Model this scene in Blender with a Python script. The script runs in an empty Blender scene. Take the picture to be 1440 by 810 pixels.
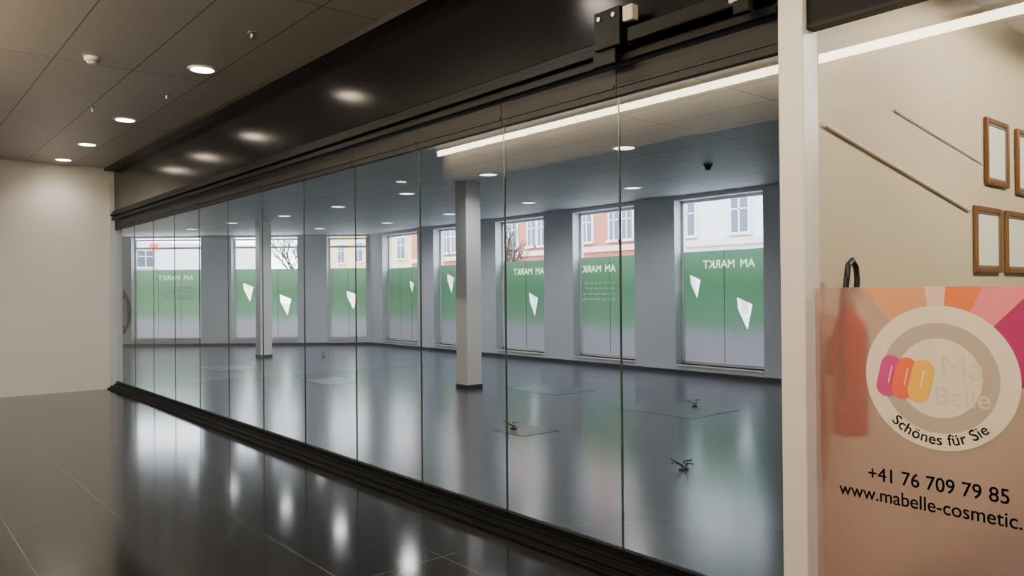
import bpy, bmesh, math, random
from mathutils import Matrix, Vector
from mathutils.geometry import tessellate_polygon
random.seed(7)
S = bpy.context.scene
COL = S.collection

# ------------------------------------------------------------------ materials
def newmat(name):
    m = bpy.data.materials.new(name); m.use_nodes = True
    nt = m.node_tree; nt.nodes.clear()
    out = nt.nodes.new('ShaderNodeOutputMaterial')
    return m, nt, out
def lin(c):
    return tuple((x/12.92 if x <= .04045 else ((x+.055)/1.055)**2.4) for x in [v/255 for v in c])
def rgba(c): return (c[0], c[1], c[2], 1)
def pmat(name, rgb, rough=.5, metal=0, var=.06, scale=6, emit=None, es=0, spec=.5, rvar=0, bump=0, coat=0):
    m, nt, out = newmat(name); c = lin(rgb)
    p = nt.nodes.new('ShaderNodeBsdfPrincipled')
    tc = nt.nodes.new('ShaderNodeTexCoord'); n = nt.nodes.new('ShaderNodeTexNoise')
    n.inputs['Scale'].default_value = scale; n.inputs['Detail'].default_value = 3
    nt.links.new(tc.outputs['Object'], n.inputs['Vector'])
    mx = nt.nodes.new('ShaderNodeMix'); mx.data_type = 'RGBA'
    mx.inputs[6].default_value = rgba([x*(1-var) for x in c]); mx.inputs[7].default_value = rgba([min(1, x*(1+var)) for x in c])
    nt.links.new(n.outputs['Fac'], mx.inputs[0]); nt.links.new(mx.outputs[2], p.inputs['Base Color'])
    p.inputs['Roughness'].default_value = rough; p.inputs['Metallic'].default_value = metal
    p.inputs['Specular IOR Level'].default_value = spec
    p.inputs['Coat Weight'].default_value = coat; p.inputs['Coat Roughness'].default_value = .08
    if rvar:
        mr = nt.nodes.new('ShaderNodeMapRange'); mr.inputs[3].default_value = rough-rvar; mr.inputs[4].default_value = rough+rvar
        nt.links.new(n.outputs['Fac'], mr.inputs[0]); nt.links.new(mr.outputs[0], p.inputs['Roughness'])
    if bump:
        b = nt.nodes.new('ShaderNodeBump'); b.inputs['Strength'].default_value = bump; b.inputs['Distance'].default_value = .01
        nt.links.new(n.outputs['Fac'], b.inputs['Height']); nt.links.new(b.outputs[0], p.inputs['Normal'])
    if emit:
        p.inputs['Emission Color'].default_value = rgba(lin(emit)); p.inputs['Emission Strength'].default_value = es
    nt.links.new(p.outputs[0], out.inputs[0]); return m
def tilemat(name, c1, c2, mortar, w, h, ms, rough, rvar=.03, metal=0, rot=0, spec=.5, off=0.0, nscale=1.2):
    m, nt, out = newmat(name)
    p = nt.nodes.new('ShaderNodeBsdfPrincipled'); tc = nt.nodes.new('ShaderNodeTexCoord')
    mp = nt.nodes.new('ShaderNodeMapping'); mp.inputs['Rotation'].default_value[2] = rot
    b = nt.nodes.new('ShaderNodeTexBrick'); b.offset = off
    b.inputs['Scale'].default_value = 1; b.inputs['Brick Width'].default_value = w; b.inputs['Row Height'].default_value = h
    b.inputs['Mortar Size'].default_value = ms; b.inputs['Mortar Smooth'].default_value = .1; b.inputs['Bias'].default_value = 0
    b.inputs['Color1'].default_value = rgba(lin(c1)); b.inputs['Color2'].default_value = rgba(lin(c2)); b.inputs['Mortar'].default_value = rgba(lin(mortar))
    nt.links.new(tc.outputs['Object'], mp.inputs[0]); nt.links.new(mp.outputs[0], b.inputs['Vector'])
    n = nt.nodes.new('ShaderNodeTexNoise'); n.inputs['Scale'].default_value = nscale; n.inputs['Detail'].default_value = 6
    nt.links.new(tc.outputs['Object'], n.inputs['Vector'])
    mr = nt.nodes.new('ShaderNodeMapRange'); mr.inputs[3].default_value = rough-rvar; mr.inputs[4].default_value = rough+rvar
    nt.links.new(n.outputs['Fac'], mr.inputs[0]); nt.links.new(mr.outputs[0], p.inputs['Roughness'])
    n2 = nt.nodes.new('ShaderNodeTexNoise'); n2.inputs['Scale'].default_value = 90
    nt.links.new(tc.outputs['Object'], n2.inputs['Vector'])
    mr2 = nt.nodes.new('ShaderNodeMapRange'); mr2.inputs[3].default_value = .8; mr2.inputs[4].default_value = 1.2
    nt.links.new(n2.outputs['Fac'], mr2.inputs[0])
    mul = nt.nodes.new('ShaderNodeVectorMath'); mul.operation = 'SCALE'
    nt.links.new(b.outputs['Color'], mul.inputs[0]); nt.links.new(mr2.outputs[0], mul.inputs['Scale'])
    nt.links.new(mul.outputs[0], p.inputs['Base Color'])
    p.inputs['Metallic'].default_value = metal; p.inputs['Specular IOR Level'].default_value = spec
    nt.links.new(p.outputs[0], out.inputs[0]); return m
def glassmat(name, tint, f0, k=1.0, rough=0.0):
    m, nt, out = newmat(name)
    t = nt.nodes.new('ShaderNodeBsdfTransparent'); t.inputs[0].default_value = rgba(tint)
    g = nt.nodes.new('ShaderNodeBsdfGlossy'); g.inputs['Roughness'].default_value = rough
    lw = nt.nodes.new('ShaderNodeLayerWeight'); lw.inputs[0].default_value = .5
    pw = nt.nodes.new('ShaderNodeMath'); pw.operation = 'POWER'; pw.inputs[1].default_value = 5
    ma = nt.nodes.new('ShaderNodeMath'); ma.operation = 'MULTIPLY_ADD'; ma.inputs[1].default_value = (1-f0)*k; ma.inputs[2].default_value = f0
    nt.links.new(lw.outputs['Facing'], pw.inputs[0]); nt.links.new(pw.outputs[0], ma.inputs[0])
    mix = nt.nodes.new('ShaderNodeMixShader')
    nt.links.new(ma.outputs[0], mix.inputs[0]); nt.links.new(t.outputs[0], mix.inputs[1]); nt.links.new(g.outputs[0], mix.inputs[2])
    nt.links.new(mix.outputs[0], out.inputs[0]); return m
def emat(name, rgb, s):
    m, nt, out = newmat(name); e = nt.nodes.new('ShaderNodeEmission')
    e.inputs[0].default_value = rgba(lin(rgb)); e.inputs[1].default_value = s
    nt.links.new(e.outputs[0], out.inputs[0]); return m
def filmmat(name, ramp, zspan, transl=.6, axis='Z', noise=.25, through=0.0, refr=False):
    # printed film: diffuse front + translucent, colour bands along z of the object
    m, nt, out = newmat(name)
    tc = nt.nodes.new('ShaderNodeTexCoord'); sp = nt.nodes.new('ShaderNodeSeparateXYZ')
    nt.links.new(tc.outputs['Object'], sp.inputs[0])
    n = nt.nodes.new('ShaderNodeTexNoise'); n.inputs['Scale'].default_value = 1.6; n.inputs['Detail'].default_value = 2
    nt.links.new(tc.outputs['Object'], n.inputs['Vector'])
    mr = nt.nodes.new('ShaderNodeMapRange'); mr.inputs[1].default_value = zspan[0]; mr.inputs[2].default_value = zspan[1]
    nt.links.new(sp.outputs[axis], mr.inputs[0])
    ad = nt.nodes.new('ShaderNodeMath'); ad.operation = 'MULTIPLY_ADD'; ad.inputs[1].default_value = noise; ad.inputs[2].default_value = -noise/2
    nt.links.new(n.outputs['Fac'], ad.inputs[0])
    a2 = nt.nodes.new('ShaderNodeMath'); a2.operation = 'ADD'
    nt.links.new(mr.outputs[0], a2.inputs[0]); nt.links.new(ad.outputs[0], a2.inputs[1])
    cr = nt.nodes.new('ShaderNodeValToRGB'); els = cr.color_ramp.elements
    els[0].position = ramp[0][0]; els[0].color = rgba(lin(ramp[0][1])); els[1].position = ramp[-1][0]; els[1].color = rgba(lin(ramp[-1][1]))
    for pos, c in ramp[1:-1]:
        e = els.new(pos); e.color = rgba(lin(c))
    nt.links.new(a2.outputs[0], cr.inputs[0])
    d = nt.nodes.new('ShaderNodeBsdfDiffuse'); t = nt.nodes.new('ShaderNodeBsdfTranslucent')
    nt.links.new(cr.outputs[0], d.inputs[0]); nt.links.new(cr.outputs[0], t.inputs[0])
    mx = nt.nodes.new('ShaderNodeMixShader'); mx.inputs[0].default_value = transl
    nt.links.new(d.outputs[0], mx.inputs[1]); nt.links.new(t.outputs[0], mx.inputs[2])
    last = mx
    if through:
        if refr:
            tr = nt.nodes.new('ShaderNodeBsdfRefraction'); tr.inputs['Roughness'].default_value = .62; tr.inputs['IOR'].default_value = 1.14
        else:
            tr = nt.nodes.new('ShaderNodeBsdfTransparent')
        m2 = nt.nodes.new('ShaderNodeMixShader'); m2.inputs[0].default_value = through
        nt.links.new(mx.outputs[0], m2.inputs[1]); nt.links.new(tr.outputs[0], m2.inputs[2]); last = m2
    nt.links.new(last.outputs[0], out.inputs[0]); return m

M = {}
M['wallbeige'] = pmat('beige_plaster', (236,230,221), .45, var=.03, scale=1.2)
M['wallstore'] = pmat('white_grey_plaster', (206,209,214), .6, var=.03, scale=2)
M['wallshop'] = pmat('warm_cream_plaster', (210,194,160), .6, var=.03, scale=2)
M['wallhall'] = pmat('brown_grey_plaster', (166,160,152), .6, var=.05)
M['white'] = pmat('white_painted_metal', (226,225,222), .35, var=.02)
M['pillar'] = pmat('offwhite_lacquer', (224,217,207), .35, var=.02)
M['creambar'] = pmat('pale_cream_reflection', (226,214,190), .4, var=.02)  # for the bars that stand in for stair reflections
M['black'] = pmat('black_glossy_panel', (14,14,15), .17, var=.1, scale=2, spec=.28, rvar=.02)
M['blackmat'] = pmat('black_anodised_metal', (11,11,11), .55, var=.1, spec=.15)
M['rail'] = pmat('dark_bronze_metal', (20,20,20), .5, metal=0, var=.15, scale=9, spec=.2)
M['trimdark'] = pmat('dark_grey_trim', (44,41,38), .4, var=.05, spec=.3)
M['edge'] = pmat('dark_green_glass_edge', (64,80,80), .2, var=.05)
M['glass'] = glassmat('clear_glass', (.96,.975,.975), .06, .75)
M['glasswin'] = glassmat('window_glass', (.97,.98,.98), .03, .5)
M['hallfloor'] = tilemat('dark_granite_tiles', (32,31,31), (40,38,37), (78,74,70), 1.2, .6, .005, .11, .03, off=.0, spec=.38)
M['storefloor'] = pmat('grey_blue_vinyl_floor', (76,83,93), .2, var=.12, scale=1.1, rvar=.015)
M['hallceil'] = tilemat('beige_metal_ceiling_panels', (186,179,170), (177,170,161), (84,78,73), 2.5, .62, .006, .4, .04, metal=.0)
M['storeceil'] = tilemat('white_ceiling_tiles', (190,192,195), (184,186,189), (134,134,136), 1.25, .625, .008, .6, .05)
M['base'] = pmat('dark_baseboard', (52,54,58), .4)
M['lamp'] = emat('warm_lamp_lens', (255,236,210), 22)
M['lampdim'] = emat('dim_lamp_lens', (255,250,240), 2.4)
M['led'] = emat('warm_led_strip', (255,236,204), 55)
M['chrome'] = pmat('brushed_steel', (170,168,165), .3, metal=.9)
M['plastic'] = pmat('offwhite_plastic', (205,195,180), .45)
M['patch'] = pmat('darker_floor_hatch', (54,60,68), .3, var=.06)
M['cable'] = pmat('black_rubber', (14,14,15), .45)
M['red'] = pmat('red_enamel_glow', (160,6,6), .4, var=.03, emit=(210,8,8), es=.07, spec=.2)  # faint emission added so the red shows through the film
M['gold'] = pmat('gold_brown_wood', (128,92,52), .35, var=.25, scale=30, metal=.2)
M['paper'] = pmat('cream_paper', (240,236,214), .6)
M['ink'] = pmat('dark_print', (52,42,42), .5)
M['cream'] = pmat('cream_print', (226,212,190), .5, var=.02)
M['creamlt'] = pmat('light_cream_print', (238,228,210), .5, var=.02)
M['faint'] = pmat('faint_cream_print', (212,198,178), .5, var=.02)
M['ringgrey'] = pmat('taupe_print', (172,156,142), .5, var=.02)
M['orange'] = pmat('orange_print', (214,106,48), .5, var=.04)
M['tan'] = pmat('orange_tan_print', (208,142,98), .5, var=.05)
M['pink'] = pmat('pink_print', (222,120,132), .5, var=.04)
M['palepink'] = pmat('pale_pink_print', (226,188,172), .5, var=.03)
M['magenta'] = pmat('magenta_print', (160,28,92), .5, var=.04)
M['mpink'] = pmat('logo_pink', (190,54,124), .5)
M['morange'] = pmat('logo_orange', (230,96,60), .5)
M['myellow'] = pmat('logo_yellow', (240,178,54), .5)
M['film'] = filmmat('pink_frosted_film', [(0,(196,132,124)),(.55,(216,164,148)),(1,(208,142,126))], (0.1,1.5), .45, noise=.3, through=.55, refr=True)
M['poster'] = filmmat('green_purple_window_film', [(0,(108,102,108)),(.2,(104,106,106)),(.36,(74,100,78)),(.7,(62,98,68)),(1,(88,120,94))], (0.0,2.0), .55, noise=.22)
M['kite'] = filmmat('clear_white_film', [(0,(240,245,250)),(1,(250,252,255))], (0,2), .9, noise=0, through=.5)
M['lgreen'] = pmat('emissive_pale_green_lettering', (196,222,192), .6, emit=(206,226,202), es=.65)  # emission stands in for daylight coming through the letters
M['lgreen2'] = pmat('emissive_faint_green_print', (140,170,140), .6, emit=(160,190,160), es=.3)  # weaker glow, also in place of daylight from behind
M['brick'] = tilemat('red_brick', (172,58,38), (184,68,46), (176,104,84), .5, .16, .01, .8)
M['stone'] = pmat('pale_stone', (204,190,176), .8)
M['white_ext'] = pmat('white_render', (205,208,210), .8)
M['yellow_ext'] = pmat('pale_yellow_render', (214,188,130), .8)
M['winext'] = pmat('dark_window_glass', (70,82,96), .15)
M['roof'] = pmat('brown_roof_tiles', (120,86,70), .8)
M['ground'] = pmat('grey_paving', (150,150,150), .8, scale=3)
M['bark'] = pmat('grey_brown_bark', (60,50,44), .9)
M['vent'] = pmat('grey_vent_metal', (120,112,100), .5)

# ------------------------------------------------------------------ geometry
class G:
    def __init__(s): s.v=[]; s.f=[]; s.m=[]
    def add(s, vs, fs, mi=0):
        b=len(s.v); s.v += [tuple(v) for v in vs]
        for f in fs: s.f.append([b+i for i in f]); s.m.append(mi)
        return s
    def box(s, lo, hi, mi=0):
        x0,y0,z0=lo; x1,y1,z1=hi
        return s.add([(x0,y0,z0),(x1,y0,z0),(x1,y1,z0),(x0,y1,z0),(x0,y0,z1),(x1,y0,z1),(x1,y1,z1),(x0,y1,z1)],
              [(0,3,2,1),(4,5,6,7),(0,1,5,4),(1,2,6,5),(2,3,7,6),(3,0,4,7)], mi)
    def prism(s, poly, plane, a, b, mi=0):
        def P(p,t):
            return {'xy':(p[0],p[1],t),'xz':(p[0],t,p[1]),'yz':(t,p[0],p[1])}[plane]
        n=len(poly); vs=[P(p,a) for p in poly]+[P(p,b) for p in poly]
        fs=[tuple(range(n)), tuple(range(2*n-1,n-1,-1))]+[(i,(i+1)%n,(i+1)%n+n,i+n) for i in range(n)]
        return s.add(vs,fs,mi)
    def lathe(s, prof, c=(0,0,0), n=32, mi=0, axis='z'):
        vs=[];fs=[];k=len(prof)
        for i in range(n):
            a=2*math.pi*i/n
            for r,h in prof:
                p=(r*math.cos(a), r*math.sin(a), h)
                if axis=='y': p=(p[0],p[2],p[1])
                if axis=='x': p=(p[2],p[0],p[1])
                vs.append((c[0]+p[0],c[1]+p[1],c[2]+p[2]))
        for i in range(n):
            j=(i+1)%n
            for q in range(k-1): fs.append((i*k+q,j*k+q,j*k+q+1,i*k+q+1))
        if prof[0][0]>1e-5: fs.append(tuple(i*k for i in range(n)))
        if prof[-1][0]>1e-5: fs.append(tuple(i*k+k-1 for i in range(n)))
        return s.add(vs,fs,mi)
    def ring(s, c, r0, r1, y0, y1, n=64, mi=0):   # flat ring facing -y
        vs=[];fs=[]
        for i in range(n):
            a=2*math.pi*i/n; ca,sa=math.cos(a),math.sin(a)
            for r,y in ((r0,y0),(r1,y0),(r1,y1),(r0,y1)): vs.append((c[0]+r*ca,y,c[1]+r*sa))
        for i in range(n):
            j=(i+1)%n
            for q in range(4): fs.append((i*4+q,j*4+q,j*4+(q+1)%4,i*4+(q+1)%4))
        return s.add(vs,fs,mi)
    def tube(s, pts, r, n=8, mi=0):
        pts=[Vector(p) for p in pts]; rs = r if isinstance(r,(list,tuple)) else [r]*len(pts)
        vs=[];fs=[]; up=Vector((0.13,.21,1)).normalized()
        for i,p in enumerate(pts):
            d=(pts[min(i+1,len(pts)-1)]-pts[max(i-1,0)]).normalized()
            a=d.cross(up)
            if a.length<1e-3: a=d.cross(Vector((1,0,0)))
            a.normalize(); b=d.cross(a)
            for k in range(n):
                t=2*math.pi*k/n; vs.append(p+(a*math.cos(t)+b*math.sin(t))*rs[i])
        for i in range(len(pts)-1):
            for k in range(n):
                k2=(k+1)%n; fs.append((i*n+k,i*n+k2,(i+1)*n+k2,(i+1)*n+k))
        fs.append(tuple(range(n))); fs.append(tuple(range((len(pts)-1)*n,len(pts)*n)))
        return s.add(vs,fs,mi)
    def obj(s, name, mats, parent=None, loc=(0,0,0), rotz=0, bevel=0, smooth=False, **props):
        me=bpy.data.meshes.new(name); me.from_pydata(s.v,[],s.f)
        for m in (mats if isinstance(mats,(list,tuple)) else [mats]): me.materials.append(m)
        for p,mi in zip(me.polygons,s.m): p.material_index=mi; p.use_smooth=smooth
        bm=bmesh.new(); bm.from_mesh(me); bmesh.ops.recalc_face_normals(bm, faces=bm.faces); bm.to_mesh(me); bm.free()
        o=bpy.data.objects.new(name, me); COL.objects.link(o)
        o.location=loc; o.rotation_euler[2]=rotz
        if parent: o.parent=parent
        if bevel:
            b=o.modifiers.new('bevel','BEVEL'); b.width=bevel; b.segments=2; b.limit_method='ANGLE'
        if smooth:
            e=o.modifiers.new('es','EDGE_SPLIT'); e.split_angle=math.radians(40)
        for k,v in props.items(): o[k]=v
        return o
def empty(name, loc, rotz=0, **props):
    o=bpy.data.objects.new(name,None); COL.objects.link(o); o.empty_display_size=.1
    o.location=loc; o.rotation_euler[2]=rotz
    for k,v in props.items(): o[k]=v
    return o
ST='structure'

# ------------------------------------------------------------------ shell
HC=3.53; SC=3.2
GX0=-13.5; YB=8.1
G().box((-13.7,-6.1,-.1),(4.1,.02,0)).obj('floor',M['hallfloor'],kind=ST,label='dark polished granite tile floor of the hall')
CX,CY=-19.7,YB
dx,dy=-.654,-.756
END=(CX+dx*10.71, 0.0)
poly=[(END[0]-.5,.02),(CX-.1,YB+.1),(4.1,YB+.1),(4.1,.02)]
G().prism(poly,'xy',-.1,0).obj('floor',M['storefloor'],kind=ST,label='shiny grey-blue floor of the empty shop')
poly=[(END[0]-.6,.1),(CX-.2,YB+.4),(4.1,YB+.4),(4.1,.1)]
G().prism(poly,'xy',SC,SC+.12).obj('ceiling',M['storeceil'],kind=ST,label='pale suspended tile ceiling of the empty shop')
G().box((-13.7,-6.1,HC),(4.1,.12,HC+.1)).obj('ceiling',M['hallceil'],kind=ST,label='beige metal panel ceiling of the hall')
G().box((-13.72,-6.1,0),(GX0-.07,-.02,HC)).obj('wall_left',M['wallbeige'],kind=ST,label='plain beige wall closing the hall')
G().box((END[0]-.6,-.1,0),(GX0-.04,.08,SC+.1)).obj('wall_front',M['wallstore'],kind=ST,label='white inner front wall of the shop')
G().box((-13.7,-6.2,0),(4.1,-6.05,HC)).obj('wall_hall',M['wallhall'],kind=ST,label='taupe wall on the other side of the hall')
G().box((4.0,-6.1,0),(4.15,YB+.3,HC)).obj('wall_end',M['wallhall'],kind=ST,label='end wall of hall and shop')
G().box((-1.80,.06,0),(-1.72,YB,SC)).obj('wall_right',M['wallshop'],kind=ST,label='cream partition wall of the cosmetics shop')
# windowed back wall
wins=[(-18.98,-17.18),(-16.42,-14.80),(-13.88,-12.22),(-11.33,-9.67),(-8.72,-6.93)]
WB,WT=.17,3.12; TH=.32
g=G(); x=CX-.05
for a,b in wins:
    g.box((x,YB,0),(a,YB+TH,SC)); g.box((a,YB,0),(b,YB+TH,WB)); g.box((a,YB,WT),(b,YB+TH,SC)); x=b
g.box((x,YB,0),(4.1,YB+TH,SC))
g.obj('wall_back',M['wallstore'],kind=ST,label='white wall with tall shop windows')
# oblique wall (local x = -d, local y = outward)
th=math.atan2(.756,.654)
twins=[(.1,1.24),(2.1,4.03),(4.92,6.96)]
g=G(); t=0
for a,b in twins:
    g.box((-a,0,0),(-t,TH,SC)); g.box((-b,0,0),(-a,TH,WB)); g.box((-b,0,WT+.03),(-a,TH,SC)); t=b
g.box((-11.0,0,0),(-t,TH,SC))
g.obj('wall_diagonal',M['wallstore'],loc=(CX,CY,0),rotz=th,kind=ST,label='white angled wall with wide windows')
G().box((CX,YB-.02,0),(-1.8,YB,.07)).obj('baseboard_back',M['base'],kind=ST,label='dark skirting board')
G().box((-10.6,-.02,0),(0,0,.07)).obj('baseboard_diagonal',M['base'],loc=(CX,CY,0),rotz=th,kind=ST,label='dark skirting board')

# windows, films
nwin=0
def text_mesh(s,size):
    c=bpy.data.curves.new('t','FONT'); c.body=s; c.size=size; o=bpy.data.objects.new('t',c); COL.objects.link(o)
    dg=bpy.context.evaluated_depsgraph_get(); me=bpy.data.meshes.new_from_object(o.evaluated_get(dg))
    vs=[tuple(v.co) for v in me.vertices]; fs=[tuple(p.vertices) for p in me.polygons]
    bpy.data.objects.remove(o); bpy.data.curves.remove(c); bpy.data.meshes.remove(me)
    return vs,fs
def text_to(g,s,size,pos,mirror=False,y=0,rot=0,width=None,bold=0,mi=0):
    vs,fs=text_mesh(s,size)
    if not vs: return
    k=1
    if width: k=width/(max(v[0] for v in vs)-min(v[0] for v in vs))
    out=[]
    for v in vs:
        a=v[0]*k*(-1 if mirror else 1); b=v[1]
        out.append((pos[0]+a*math.cos(rot)-b*math.sin(rot), y, pos[1]+a*math.sin(rot)+b*math.cos(rot)))
    g.add(out,fs,mi)
    if bold:
        for ox,oz in ((bold,0),(0,bold),(bold,bold)):
            g.add([(v[0]+ox,v[1]-.00003*(1+ox),v[2]+oz) for v in out],fs,mi)
def window(cx,cy,rot,w,transom,shape):
    global nwin; nwin+=1
    e=empty('window_%d'%nwin,(cx,cy,WB),rot,kind=ST,label='tall white framed shop window with deep reveal')
    H=WT-WB; h=w/2; g=G(); y0,y1=.2,.26; t=.05
    g.box((-h,y0,0),(-h+t,y1,H)); g.box((h-t,y0,0),(h,y1,H)); g.box((-h,y0,0),(h,y1,t)); g.box((-h,y0,H-t),(h,y1,H))
    if transom: g.box((-h,y0,2.66),(h,y1,2.72))
    g.obj('window_frame',M['white'],e,bevel=.004)
    G().add([(-h+t,.23,t),(h-t,.23,t),(h-t,.23,H-t),(-h+t,.23,H-t)],[(0,1,2,3)]).obj('window_pane',M['glasswin'],e)
    G().box((-h,-.03,-.03),(h,.2,0)).obj('window_sill',M['white'],e,bevel=.005)
    PT=2.02 if not transom else 2.06
    ux=math.cos(rot); uy=math.sin(rot)
    p=empty('window_poster',(cx-uy*.215,cy+ux*.215,WB+t),rot,category='poster',group='printed films on the shop windows',
        label='green and purple window film'+shape[0])
    loops=[[Vector((-h+t,0,0)),Vector((h-t,0,0)),Vector((h-t,0,PT-t)),Vector((-h+t,0,PT-t))]]
    for k in shape[1]: loops.append([Vector((q[0],0,q[1])) for q in k])
    flat=[v for l in loops for v in l]
    tris=tessellate_polygon([[Vector((v.x,v.z,0)) for v in l] for l in loops])
    G().add(flat,[tuple(q) for q in tris]).obj('printed_film',M['poster'],p)
    for k in shape[1]:
        G().add([(q[0],0,q[1]) for q in k],[(0,1,2,3)]).obj('white_emblem',M['kite'],p)
    for q in ([-.0] if w<1.8 else [-w/6,w/6]):
        G().box((q-.005,-.003,0),(q+.005,-.0005,PT-t)).obj('film_seam',M['edge'],p)
    if shape[2]:
        X=shape[3]
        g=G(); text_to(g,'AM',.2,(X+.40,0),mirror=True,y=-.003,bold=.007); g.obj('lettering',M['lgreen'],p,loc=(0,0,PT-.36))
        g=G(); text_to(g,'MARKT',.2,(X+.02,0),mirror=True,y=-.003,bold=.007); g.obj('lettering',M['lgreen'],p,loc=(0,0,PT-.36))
        if shape[4]:
            rnd=random.Random(nwin)
            for r in range(4):      # rows of small print, too small to read in the photograph
                x=X+.38; g=G()
                while x>X-.42:
                    wd=rnd.uniform(.06,.16)
                    g.box((x-wd,-.002,PT-.60-.11*r),(x,-.001,PT-.56-.11*r)); x-=wd+.035
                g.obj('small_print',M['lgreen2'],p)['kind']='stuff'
    return e
def kite(x,z,s,fl=1):
    return [(x,z),(x+fl*.30*s,z-.12*s),(x+fl*.20*s,z-.55*s),(x+fl*.02*s,z-.2*s)]
shapes={
 -18:(' with a small white emblem',[kite(.2,1.6,.6)],False,0,0),
 -15:(' with a white kite emblem',[kite(-.5,1.75,.9)],False,.2,0),
 -13:(' with a white emblem in the middle',[kite(.1,1.25,.95)],True,.2,0),
 -10:(' with pale lettering',[],True,-.25,1),
 -7:(' with two white kite emblems',[kite(-.72,1.55,.75),kite(.25,1.15,1.0)],True,.2,0)}
for a,b in wins:
    cx=(a+b)/2; window(cx,YB,0,b-a,False,shapes[int(cx)])
sh=[(' with a white emblem',[kite(-.05,1.35,1.0)],False,0,0),(' with two white kite emblems',[kite(-.70,1.6,1.0),kite(.38,1.25,1.1)],False,0,0),(' under a white transom bar',[],True,.3,1)]
for (a,b),s_ in zip(twins,sh):
    m=(a+b)/2; window(CX+dx*m,CY+dy*m,th,b-a,True,s_)

# columns
for cx,l in ((-9.6,'square white column standing in the empty shop'),(-17.65,'square white column near the angled window wall')):
    e=empty('column',(cx,4.1,0),category='column',label=l,group='shop columns')
    G().box((-.14,-.14,.06),(.14,.14,SC)).obj('shaft',M['white'],e,bevel=.006)
    G().box((-.15,-.15,0),(.15,.15,.07)).obj('plinth',M['base'],e)

# ------------------------------------------------------------------ fascia, tracks, glazing
G().box((GX0-.1,-.03,2.84),(4.0,.12,HC)).obj('trim_1',M['black'],kind=ST,label='glossy black fascia above the glass wall')
G().box((GX0-.1,-.17,HC-.045),(4.0,-.03,HC)).obj('trim_2',M['trimdark'],kind=ST,label='dark edge strip of the hall ceiling')
g=G()
g.prism([(-.09,2.76),(-.09,2.80),(-.06,2.80),(-.06,2.84),(-.03,2.86),(.08,2.86),(.08,2.72),(-.05,2.72),(-.05,2.76)],'yz',GX0-.08,-1.80)
g.box((GX0-.08,-.075,2.70),(-1.80,-.035,2.735))
g.obj('trim_6',M['blackmat'],bevel=.003,kind=ST,label='stepped black metal track above the glass panels')
g=G().prism([(-.14,0),(-.14,.025),(-.10,.03),(-.10,.055),(-.05,.06),(-.05,.08),(.05,.08),(.05,.03),(.11,.02),(.11,0)],'yz',GX0-.07,-1.80)
g.obj('floor_track',M['blackmat'],bevel=.003,category='floor track',label='stepped black floor sill under the glass panels')
P=.968; xr=-1.80
edges=[-1.806,-2.774]+[-2.774-P*i for i in range(1,12)]
edges[-1]=GX0-.06
for i in range(len(edges)-1):
    b,a=edges[i],edges[i+1]; a+=.0015; b-=.0015; w=b-a
    e=empty('glass_door_panel',((a+b)/2,0,.082),category='glass door',group='frameless glass panels of the shop front',
            label='clear frameless glass panel with dark top rail')
    h=w/2; T=2.50
    g=G(); g.add([(-h+.003,-.004,0),(h-.003,-.004,0),(h-.003,-.004,T),(-h+.003,-.004,T)],[(0,1,2,3)])
    g.obj('glass_pane',M['glass'],e)
    g=G(); g.box((-h,-.005,0),(-h+.003,.004,T)); g.box((h-.003,-.005,0),(h,.004,T)); g.obj('glass_edge',M['edge'],e)
    g=G(); g.box((-h,-.022,T-.04),(h,.02,T+.11)); g.box((-h+.01,-.028,T+.0),(h-.01,-.02,T+.02)); g.obj('top_rail',M['rail'],e,bevel=.002)
    g=G(); g.box((-h,-.02,-.002),(h,.018,.035)); g.obj('bottom_rail',M['blackmat'],e,bevel=.002)
# door operator above the sliding panel
e=empty('door_bracket',(-2.72,-.092,2.70),category='bracket',label='black sliding door bracket with white end cap on the track')
g=G(); g.box((-.09,-.06,.06),(.09,.0,.26)); g.box((-.12,-.04,-.02),(.04,0,.07)); g.obj('bracket_body',M['blackmat'],e,bevel=.006)
G().box((.10,-.05,.17),(.165,-.0,.25)).obj('end_cap',M['plastic'],e,bevel=.006)
for q in (-.05,.05): G().lathe([(0,-.008),(.012,-.008),(.012,0)],(q,-.06,.22),16,axis='y').obj('bolt',M['chrome'],e)
e=empty('door_bracket',(-1.93,-.132,2.74),category='bracket',label='small white end stop on the black track')
G().box((-.05,-.03,.03),(.05,0,.11)).obj('bracket_body',M['plastic'],e,bevel=.006)
G().box((-.02,-.04,-.03),(.06,0,.03)).obj('mount',M['blackmat'],e,bevel=.004)
G().box((-2.60,-.13,2.765),(-1.82,-.092,2.84)).obj('door_operator',M['blackmat'],bevel=.006,category='door operator',label='long dark metal door drive box on the track')
# white post
e=empty('post',(-1.742,0,0),category='post',label='off-white square post between the two shop fronts')
G().box((-.052,-.07,0),(.062,.058,2.84)).obj('post_body',M['pillar'],e,bevel=.006)
G().box((-.06,-.055,.0),(-.052,.05,2.7)).obj('side_strip',M['edge'],e)  # thin grey-green strip on the left side of the post
G().box((-1.80,-.035,2.62),(4.0,-.0,2.86)).obj('trim_3',M['blackmat'],kind=ST,label='black header above the cosmetics shop window')
G().box((-1.68,-.038,2.605),(4.0,.03,2.62)).obj('trim_4',M['rail'],kind=ST,label='thin metal strip under the header')
# shop glass
e=empty('window_20',(-.3,0,0),kind=ST,label='large glass pane of the cosmetics shop front')
G().add([(-1.38,0,.09),(1.4,0,.09),(1.4,0,2.6),(-1.38,0,2.6)],[(0,1,2,3)]).obj('window_pane',M['glass'],e)
G().box((-1.38,-.04,0),(4.3,.05,.09)).obj('window_sill',M['blackmat'],e)
G().box((1.4,-.04,0),(4.3,.05,2.62)).obj('window_side',M['pillar'],e)

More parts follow.
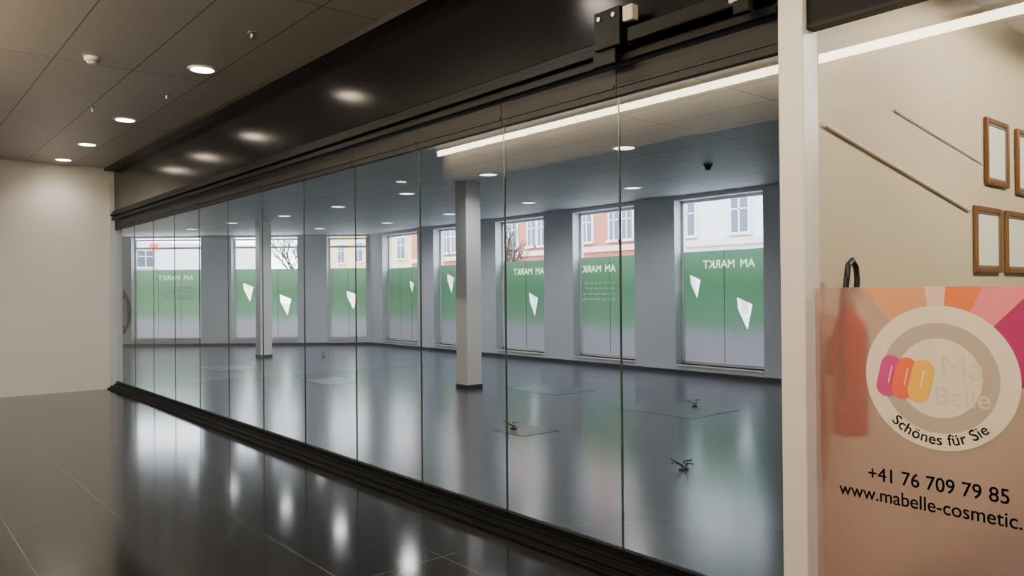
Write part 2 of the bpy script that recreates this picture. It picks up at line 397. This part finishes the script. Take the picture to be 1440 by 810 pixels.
# ------------------------------------------------------------------ cosmetics poster
PX=-1.675
e=empty('shop_poster',(PX,.004,.1),category='poster',label='pink frosted cosmetics film with round logo and phone number')
W_=2.6
def L(x,z): return (x-PX, z-.1)
G().add([(0,0,0),(W_,0,0),(W_,0,1.405),(0,0,1.405)],[(0,1,2,3)]).obj('frosted_film',M['film'],e)
c=(-1.183,1.16)
def layer(name,poly,mat,y): G().prism([L(*p) for p in poly],'xz',y-.0004,y).obj(name,mat,e)
zt=1.504
layer('colour_ray',[c,(-1.47,zt),(-1.23,zt)],M['tan'],-.0065)
layer('colour_ray',[c,(-1.23,zt),(-1.155,zt)],M['palepink'],-.0065)
layer('colour_ray',[c,(-1.155,zt),(-1.03,zt)],M['orange'],-.0065)
layer('colour_ray',[c,(-1.03,zt),(-.86,zt)],M['pink'],-.0065)
layer('colour_ray',[c,(-.86,zt),(-.4,zt),(-.4,1.12)],M['magenta'],-.0065)
cc=L(*c)
circ=[(c[0]+.273*math.cos(i*math.pi/48),c[1]+.273*math.sin(i*math.pi/48)) for i in range(96)]
layer('logo_disc',circ,M['cream'],-.0080)
g=G().ring(cc,.150,.208,-.0092,-.0088); g.obj('logo_ring',M['ringgrey'],e)
def stadium(x,z,w,h,tilt):
    pts=[];r=w/2
    for i in range(13):
        a=math.pi*i/12; pts.append((r*math.cos(a),h/2-r+r*math.sin(a)))
    for i in range(13):
        a=math.pi+math.pi*i/12; pts.append((r*math.cos(a),-h/2+r+r*math.sin(a)))
    return [(x+p[0]*math.cos(tilt)-p[1]*math.sin(tilt),z+p[0]*math.sin(tilt)+p[1]*math.cos(tilt)) for p in pts]
for i,(mx_,mt) in enumerate(((-1.365,'mpink'),(-1.305,'morange'),(-1.245,'myellow'))):
    layer('logo_stroke',stadium(mx_,1.155-.005*i,.080,.165,-.22),M[mt],-.0098-.0003*i)
    layer('logo_stroke',stadium(mx_+.006,1.162-.005*i,.004,.07,-.22),M['creamlt'],-.0110)
g=G(); text_to(g,'Ma',.13,L(-1.18,1.16),y=-.0096); g.obj('logo_lettering',M['faint'],e)
g=G(); text_to(g,'Belle',.10,L(-1.20,1.06),y=-.0096); g.obj('logo_lettering',M['faint'],e)
g=G()
s='Schönes für Sie'; size=.058; R=.252
def tw(t):
    vs,_=text_mesh(t,size); return max(v[0] for v in vs)
bar=tw('|')
xs=[tw(s[:i]+'|')-bar for i in range(len(s)+1)]
tot=xs[-1]
for i,ch in enumerate(s):
    if ch==' ': continue
    ph=(xs[i]+ (xs[i+1]-xs[i])/2 - tot/2)/(R-.02)
    half=(xs[i+1]-xs[i])/2
    px=cc[0]+R*math.sin(ph)-half*math.cos(ph); pz=cc[1]-R*math.cos(ph)-half*math.sin(ph)
    text_to(g,ch,size,(px,pz),y=-.0100,rot=ph,bold=.0006)
g.obj('curved_lettering',M['ink'],e)
g=G(); text_to(g,'+41 76 709 79 85',.076,L(-1.457,.73),y=-.006,width=.50,bold=.0012); g.obj('phone_number',M['ink'],e)
g=G(); text_to(g,'www.mabelle-cosmetic.',.076,L(-1.574,.648),y=-.006,width=.66,bold=.0012); g.obj('web_address',M['ink'],e)

# ------------------------------------------------------------------ cosmetics shop interior
def frame(y0,y1,z0,z1,l):
    e=empty('picture_frame',(-1.72,(y0+y1)/2,z0),category='picture frame',group='framed certificates on the cream wall',label=l)
    h=(y1-y0)/2; H=z1-z0; t=.034; g=G()
    for a,b in (((0.001,-h,0),(.026,-h+t,H)),((0.001,h-t,0),(.026,h,H)),((0.001,-h+t,0),(.026,h-t,t)),((0.001,-h+t,H-t),(.026,h-t,H))): g.box(a,b)
    g.obj('frame',M['gold'],e,bevel=.008)
    G().box((.001,-h+t,t),(.012,h-t,H-t)).obj('certificate',M['paper'],e)
    g=G()
    for a,b in (((.012,-h+t,t),(.018,-h+t+.010,H-t)),((.012,h-t-.010,t),(.018,h-t,H-t)),((.012,-h+t,t),(.018,h-t,t+.010)),((.012,-h+t,H-t-.010),(.018,h-t,H-t))): g.box(a,b)
    g.obj('inner_lip',M['vent'],e)
frame(2.11,2.50,2.13,2.54,'gold framed certificate hanging above another frame')
frame(1.92,2.36,1.59,1.99,'gold framed cream certificate in the lower row')
frame(2.44,2.88,1.59,1.99,'gold framed cream certificate beside the added reflection bars')
frame(2.66,3.10,2.11,2.54,'gold framed certificate in the upper row')
for (ya,za,yb,zb,r,l) in ((.17,2.23,1.86,1.95,.009,'slim pale bar added for a stair reflection in the glass'),(.88,2.40,2.08,2.25,.004,'thin upper bar added for a stair reflection in the glass')):  # solid bars added for stair diagonals reflected in the glass
    e=empty('reflection_bar',(-1.72,ya,za),category='reflection_bar',label=l)
    G().tube([(.009,0,0),(.009,yb-ya,zb-za)],r,12).obj('rail',M['creambar'],e,smooth=True)
    for q in (.15,.5,.85): G().tube([(0,(yb-ya)*q,(zb-za)*q-.012),(.009,(yb-ya)*q,(zb-za)*q-.003)],.003,8).obj('bar_stub',M['creambar'],e,smooth=True)
# fire extinguisher
e=empty('fire_extinguisher',(-1.625,.235,.86),category='fire extinguisher',label='red fire extinguisher with black hose on the wall')
G().lathe([(0,0),(.07,0),(.075,.02),(.075,.44),(.065,.50),(.03,.54),(.022,.56)],n=40).obj('cylinder',M['red'],e,smooth=True)
g=G(); g.lathe([(.02,.56),(.024,.58),(.024,.605),(.012,.62)],n=20); g.obj('valve',M['chrome'],e,smooth=True)
g=G(); g.box((-.012,-.02,.605),(.012,.10,.618)); g.box((-.012,-.02,.63),(.012,.11,.642)); g.obj('handle',M['cable'],e,bevel=.003)
pts=[(0.0,0.03,.60),(0,.045,.68),(.0,.035,.735),(0.0,.0,.765),(0.0,-.035,.745),(0.0,-.05,.69),(0,-.07,.6),(0,-.087,.4),(0,-.085,.15)]
G().tube(pts,.013,10).obj('hose',M['cable'],e,smooth=True)
G().box((-.095,-.02,.25),(-.07,.02,.42)).obj('wall_bracket',M['blackmat'],e)
# ceiling vent
e=empty('ceiling_vent',(-1.2,2.9,SC-.02),category='air vent',label='square slatted grey air vent in the shop ceiling')
g=G(); g.box((-.3,-.3,0),(-.27,.3,.02)); g.box((.27,-.3,0),(.3,.3,.02)); g.box((-.3,-.3,0),(.3,-.27,.02)); g.box((-.3,.27,0),(.3,.3,.02)); g.obj('vent_frame',M['white'],e)
g=G()
for i in range(12): g.box((-.27,-.26+i*.045,.004),(.27,-.24+i*.045,.018))
g.obj('vent_slat',M['vent'],e)

# ------------------------------------------------------------------ hall lights
def downlight(loc,r,lensmat,group,l,watt=0,spotdeg=150,col=(1,.93,.85)):
    e=empty('downlight',loc,category='ceiling light',group=group,label=l)
    g=G().lathe([(r*.82,-.002),(r*.84,-.012),(r,-.012),(r*1.04,0),(r*.82,0)],n=40)
    g.obj('trim_ring',M['white'],e,smooth=True)
    G().lathe([(0,-.006),(r*.82,-.006),(r*.82,-.003),(0,-.003)],n=40).obj('lens',lensmat,e)
    if watt:
        L_=bpy.data.lights.new('spot','SPOT'); L_.energy=watt; L_.spot_size=math.radians(spotdeg); L_.spot_blend=.8 if spotdeg<175 else .15
        L_.color=col; L_.shadow_soft_size=.1
        lo=bpy.data.objects.new('lamp',L_); COL.objects.link(lo); lo.parent=e; lo.location=(0,0,-.05)
    return e
for x,y in ((-13.05,-.83),(-11.54,-.81),(-9.66,-.79),(-7.07,-.77),(-3.7,-.9),(-.6,-.9)):  # last lamp is unseen, added as extra hall light near the camera
    downlight((x,y,HC),.12,M['lamp'],'downlights along the hall ceiling','unseen downlight added to brighten the hall ceiling',55 if x>-12.5 else 20)
for x in (-12.0,-8.5):  # unseen lamps added so wall bounce brightens the hall ceiling
    downlight((x,-4.4,HC),.12,M['lamp'],'added downlights in the unseen rear hall ceiling','unseen downlight added to brighten the hall ceiling',130,165)
downlight((-.3,1.6,SC),.1,M['lamp'],'added downlights in the cosmetics shop','unseen downlight added to light the cosmetics shop',115,178,(1,.9,.76))  # unseen lamps added to light the cream partition wall
downlight((-.2,3.6,SC),.1,M['lamp'],'added downlights in the cosmetics shop','unseen downlight added to light the cosmetics shop',100,178,(1,.9,.76))
e=empty('smoke_detector',(-7.3,-1.61,HC),category='smoke detector',label='round cream smoke detector on the hall ceiling')
G().lathe([(.0,-.06),(.035,-.058),(.05,-.035),(.06,-.03),(.062,0)],n=28).obj('housing',M['plastic'],e,smooth=True)
G().lathe([(.052,-.037),(.054,-.037),(.054,-.031),(.052,-.031)],n=28).obj('sensor_slot',M['vent'],e)
for p in ((-5.85,-.79),(-9.3,-1.2),(-8.2,-.75)):
    e=empty('sprinkler',(p[0],p[1],HC),category='sprinkler',group='ceiling sprinklers',label='small metal sprinkler head on the hall ceiling')
    G().lathe([(.035,0),(.035,-.006),(.012,-.01),(.01,-.04),(0,-.04)],n=20).obj('sprinkler_head',M['chrome'],e,smooth=True)
    G().lathe([(0,-.048),(.022,-.046),(.022,-.043),(0,-.043)],n=20).obj('deflector',M['chrome'],e)
# LED cove on the other side of the hall
G().box((-9.06,-3.7,3.05),(4.0,-3.27,HC)).obj('trim_5',M['creamlt'],kind=ST,label='beige ceiling bulkhead with cove light')
e=empty('led_strip',(-2.6,-3.13,3.43),category='strip light',label='long warm LED strip along the ceiling bulkhead')
G().box((-6.4,-.025,.0),(6.5,.0,.07)).obj('diffuser',M['led'],e)
G().box((-6.4,-.03,.07),(6.5,.005,.078)).obj('channel',M['chrome'],e)

# shop ceiling lights
for p in [(-6.1,3.8),(-8.7,3.8),(-11.2,4.0),(-13.7,4.0),(-16.0,3.9),(-8.4,6.6),(-11.0,6.6),(-13.6,6.6),(-16.2,6.6),(-18.6,6.0),(-18.3,3.6),(-20.6,3.4)]:
    downlight((p[0],p[1],SC),.15,M['lampdim'],'round lamps in the empty shop ceiling','round recessed lamp in the pale tile ceiling',52,165,(.94,.97,1))
e=empty('security_camera',(-6.2,5.6,SC),category='camera',label='small dark dome camera on the shop ceiling')
G().lathe([(.06,0),(.06,-.03),(.045,-.035),(.043,-.06),(.025,-.085),(0,-.09)],n=24).obj('dome',M['cable'],e,smooth=True)
G().lathe([(.07,0),(.07,-.012),(.06,-.012),(.06,0)],n=24).obj('mount',M['white'],e,smooth=True)

# floor hatches and cables
for p,wx,wy in (((-6.1,4.75),1.2,1.0),((-8.6,4.9),1.1,.8),((-15.7,2.55),1.2,.9),((-6.25,2.35),.5,.5),((-12.0,3.0),1.0,.7)):
    e=empty('floor_hatch',(p[0],p[1],0),category='floor hatch',group='floor hatches in the empty shop',label='flat dark access hatch set in the shop floor')
    G().box((-wx/2,-wy/2,0),(wx/2,wy/2,.003)).obj('cover',M['patch'],e)
def tangle(loc,s,l,seed):
    rnd=random.Random(seed); e=empty('floor_cable',(loc[0],loc[1],.004),category='cable',group='loose cables on the shop floor',label=l)
    for k in range(4):
        a=k*1.7+rnd.uniform(-.5,.5); ls=s*rnd.uniform(.7,1.2); hh=rnd.uniform(.35,1.1); pts=[]
        for i in range(9):
            t=i/8; pts.append((ls*t*math.cos(a)+.02*math.sin(6*t+k), ls*t*math.sin(a)+.02*math.cos(5*t)-.02, s*hh*(t**.7)*(1.15-.5*t*t)+.006))
        G().tube(pts,.0045,7).obj('cable_end',M['cable'],e,smooth=True)
    G().lathe([(.04,0),(.04,.008),(.03,.014),(0,.014)],n=20).obj('outlet',M['base'],e,smooth=True)
tangle((-4.0,2.13),.16,'black cable ends sticking up from the shiny floor',3)
tangle((-6.4,2.3),.14,'short black cables curling out of a floor outlet',8)
tangle((-6.05,5.05),.13,'black cable ends on the dark hatch',11)
tangle((-16.8,5.2),.12,'small black cable bundle near the far windows',5)
# dark loops added on the angled wall in place of a ghost reflection
tt=7.2
e=empty('reflection_loops',(CX+dx*tt,CY+dy*tt,1.0),th,category='cable',label='dark loops added on the angled wall for a ghost reflection')
for k in range(3):
    pts=[(.16*math.sin(a)+.05*k,-.03-.03*k,-.62*math.cos(a)*(1-.12*k)) for a in [i*2*math.pi/20 for i in range(21)]]
    G().tube(pts,.022,7).obj('loop',M['cable'],e,smooth=True)

# ------------------------------------------------------------------ outside
G().box((-110,8.6,-.15),(30,90,-.1)).obj('ground',M['ground'],kind=ST,label='grey paved square outside')
G().box((-110,-30,-.15),(-30,8.6,-.1)).obj('ground',M['ground'],kind=ST,label='grey paved square outside')
def building(name,loc,rot,x0,x1,H,mat,wlist,label,arch,cornice,roof):
    e=empty(name,loc,rot,category='building',label=label)
    G().box((x0,0,0),(x1,6,H)).obj('facade',mat,e)
    g=G()
    for z in cornice: g.box((x0,-.18,z),(x1,0,z+.22))
    g.obj('cornice',M['stone'],e)
    if roof: G().prism([(-.4,H),(6.4,H),(3,H+2.2)],'yz',x0-.05,x1+.05).obj('roof',M['roof'],e)
    for wx,z0,w,h in wlist:
        g=G()
        def arc(w_,h_,n=10):
            r=w_/2; pts=[(-r,0),(r,0),(r,h_-(r if arch else 0))]
            if arch: pts+=[(r*math.cos(math.pi*i/n),h_-r+r*math.sin(math.pi*i/n)) for i in range(1,n)]
            pts+=[(-r,h_-(r if arch else 0))]
            return pts
        g.prism(arc(w+.22,h+.11),'xz',-.06,.01,0)
        g.prism(arc(w,h),'xz',-.08,-.05,1)
        g.box((-.03,-.1,0),(.03,-.07,h),0); g.box((-w/2,-.1,h*.62),(w/2,-.07,h*.62+.05),0); g.box((-w/2-.15,-.16,-.1),(w/2+.15,-.02,0),0)
        g.obj('building_window',[M['white_ext'],M['winext']],e,loc=(wx,0,z0))
wl=[]
for x in (-34.4,-32.2,-30,-27.6,-25.6,-22.8,-20.6):
    for z in (.6,3.55,6.4):
        wl+= [(x-.34,z,.48,1.25),(x+.34,z,.48,1.25)]
building('building',(0,20,0),0,-36,-19.0,9,M['brick'],wl,'red brick building with white arched twin windows',True,[3.1,5.9,8.6],True)
wl=[(x,z,.6,1.2) for x in (-16.6,-14.5,-12.2,-10) for z in (.7,3.4,6.3)]
building('building',(0,19,0),0,-18.8,-6,9.5,M['white_ext'],wl,'white rendered building with plain windows',False,[3.0,9.0],False)
wl=[(x,z,.8,1.2) for x in (-46,-43.6,-41.2,-38.6) for z in (.8,3.5)]
building('building',(0,21,0),0,-48,-36.3,5.6,M['yellow_ext'],wl,'pale yellow house with tiled roof',False,[2.9],True)
wl=[(x,z,1.2,1.1) for x in (-14,-10.5,-7,-3.5,0,3.5) for z in (1.0,3.4)]
building('building',(-56,8,0),math.radians(90),-18,12,5.1,M['white_ext'],wl,'long low white building across the square',False,[2.8],False)
e=empty('traffic_sign',(-47,9.6,-.1),math.radians(90),category='sign',label='small red sign on a pole across the square')
G().tube([(0,0,0),(0,0,4.2)],.05,10).obj('pole',M['chrome'],e,smooth=True)
G().box((-.24,-.08,4.15),(.24,-.02,4.55)).obj('sign_plate',pmat('red_sign_glow',(225,20,50),.5,emit=(255,20,60),es=1),e,bevel=.03)  # plate glows by emission, no lamp in it
def tree(loc,H,seed,label):
    rnd=random.Random(seed); e=empty('bare_tree',loc,category='tree',label=label); g=G(); tr=G()
    def br(p,d,L_,r,dep):
        pts=[p]; q=p.copy(); dd=d.copy()
        for i in range(4):
            dd=(dd+Vector((rnd.uniform(-.15,.15),rnd.uniform(-.15,.15),.05))).normalized(); q=q+dd*L_/4; pts.append(q.copy())
        (tr if dep==0 else g).tube(pts,[r*(1-.12*i) for i in range(5)],6 if dep<2 else 4)
        if dep<4:
            for k in range(4 if dep else 6):
                a=rnd.uniform(0,6.28); nd=(dd*1.0+Vector((math.cos(a),math.sin(a),rnd.uniform(.0,.5)))*.8).normalized()
                st=pts[rnd.choice([2,3,4])] if dep else pts[rnd.choice([3,4])]
                br(st.copy(),nd,L_*rnd.uniform(.5,.72),r*.5,dep+1)
    br(Vector((0,0,0)),Vector((0,0,1)),H*.42,.11,0)
    tr.obj('trunk',M['bark'],e,smooth=True); g.obj('branches',M['bark'],e)
tree((-21.6,15,-.1),5.0,2,'leafless young tree before the red brick building')
tree((-36,13.5,-.1),5.6,9,'leafless tree before the pale yellow house')

# ------------------------------------------------------------------ world, portals
w=bpy.data.worlds.new('World'); S.world=w; w.use_nodes=True; nt=w.node_tree
bg=nt.nodes['Background']; tc=nt.nodes.new('ShaderNodeTexCoord'); sp=nt.nodes.new('ShaderNodeSeparateXYZ'); cr=nt.nodes.new('ShaderNodeValToRGB')
nt.links.new(tc.outputs['Generated'],sp.inputs[0]); nt.links.new(sp.outputs['Z'],cr.inputs[0]); nt.links.new(cr.outputs[0],bg.inputs[0])
cr.color_ramp.elements[0].color=(.86,.91,1,1); cr.color_ramp.elements[1].color=(.78,.87,1,1)
bg.inputs[1].default_value=7
def portal(cx,cy,rot,w_):
    L_=bpy.data.lights.new('portal','AREA'); L_.shape='RECTANGLE'; L_.size=w_; L_.size_y=WT-WB; L_.cycles.is_portal=True
    o=bpy.data.objects.new('portal',L_); COL.objects.link(o)
    o.location=(cx-math.sin(rot)*.34,cy+math.cos(rot)*.34,(WT+WB)/2)
    o.rotation_euler=(math.radians(-90),0,rot)
for a,b in wins: portal((a+b)/2,YB,0,b-a)
for a,b in twins:
    m=(a+b)/2; portal(CX+dx*m,CY+dy*m,th,b-a)

# ------------------------------------------------------------------ camera
cam=bpy.data.cameras.new('Camera'); cam.lens=27; cam.sensor_width=36; cam.clip_start=.05; cam.clip_end=300
co=bpy.data.objects.new('Camera',cam); COL.objects.link(co); S.camera=co
ang=math.atan2(910,1080); cA,sA=math.cos(ang),math.sin(ang); pit=math.radians(.27); rho=math.radians(.5)
F=Vector((-cA*math.cos(pit),sA*math.cos(pit),math.sin(pit))); Rr=Vector((sA,cA,0)); U=Rr.cross(F)
R2=Rr*math.cos(rho)-U*math.sin(rho); U2=U*math.cos(rho)+Rr*math.sin(rho)
mm=Matrix((R2,U2,-F)).transposed().to_4x4(); mm.translation=Vector((0,-3.1,1.5)); co.matrix_world=mm
S.view_settings.view_transform='AgX'; S.view_settings.exposure=.7
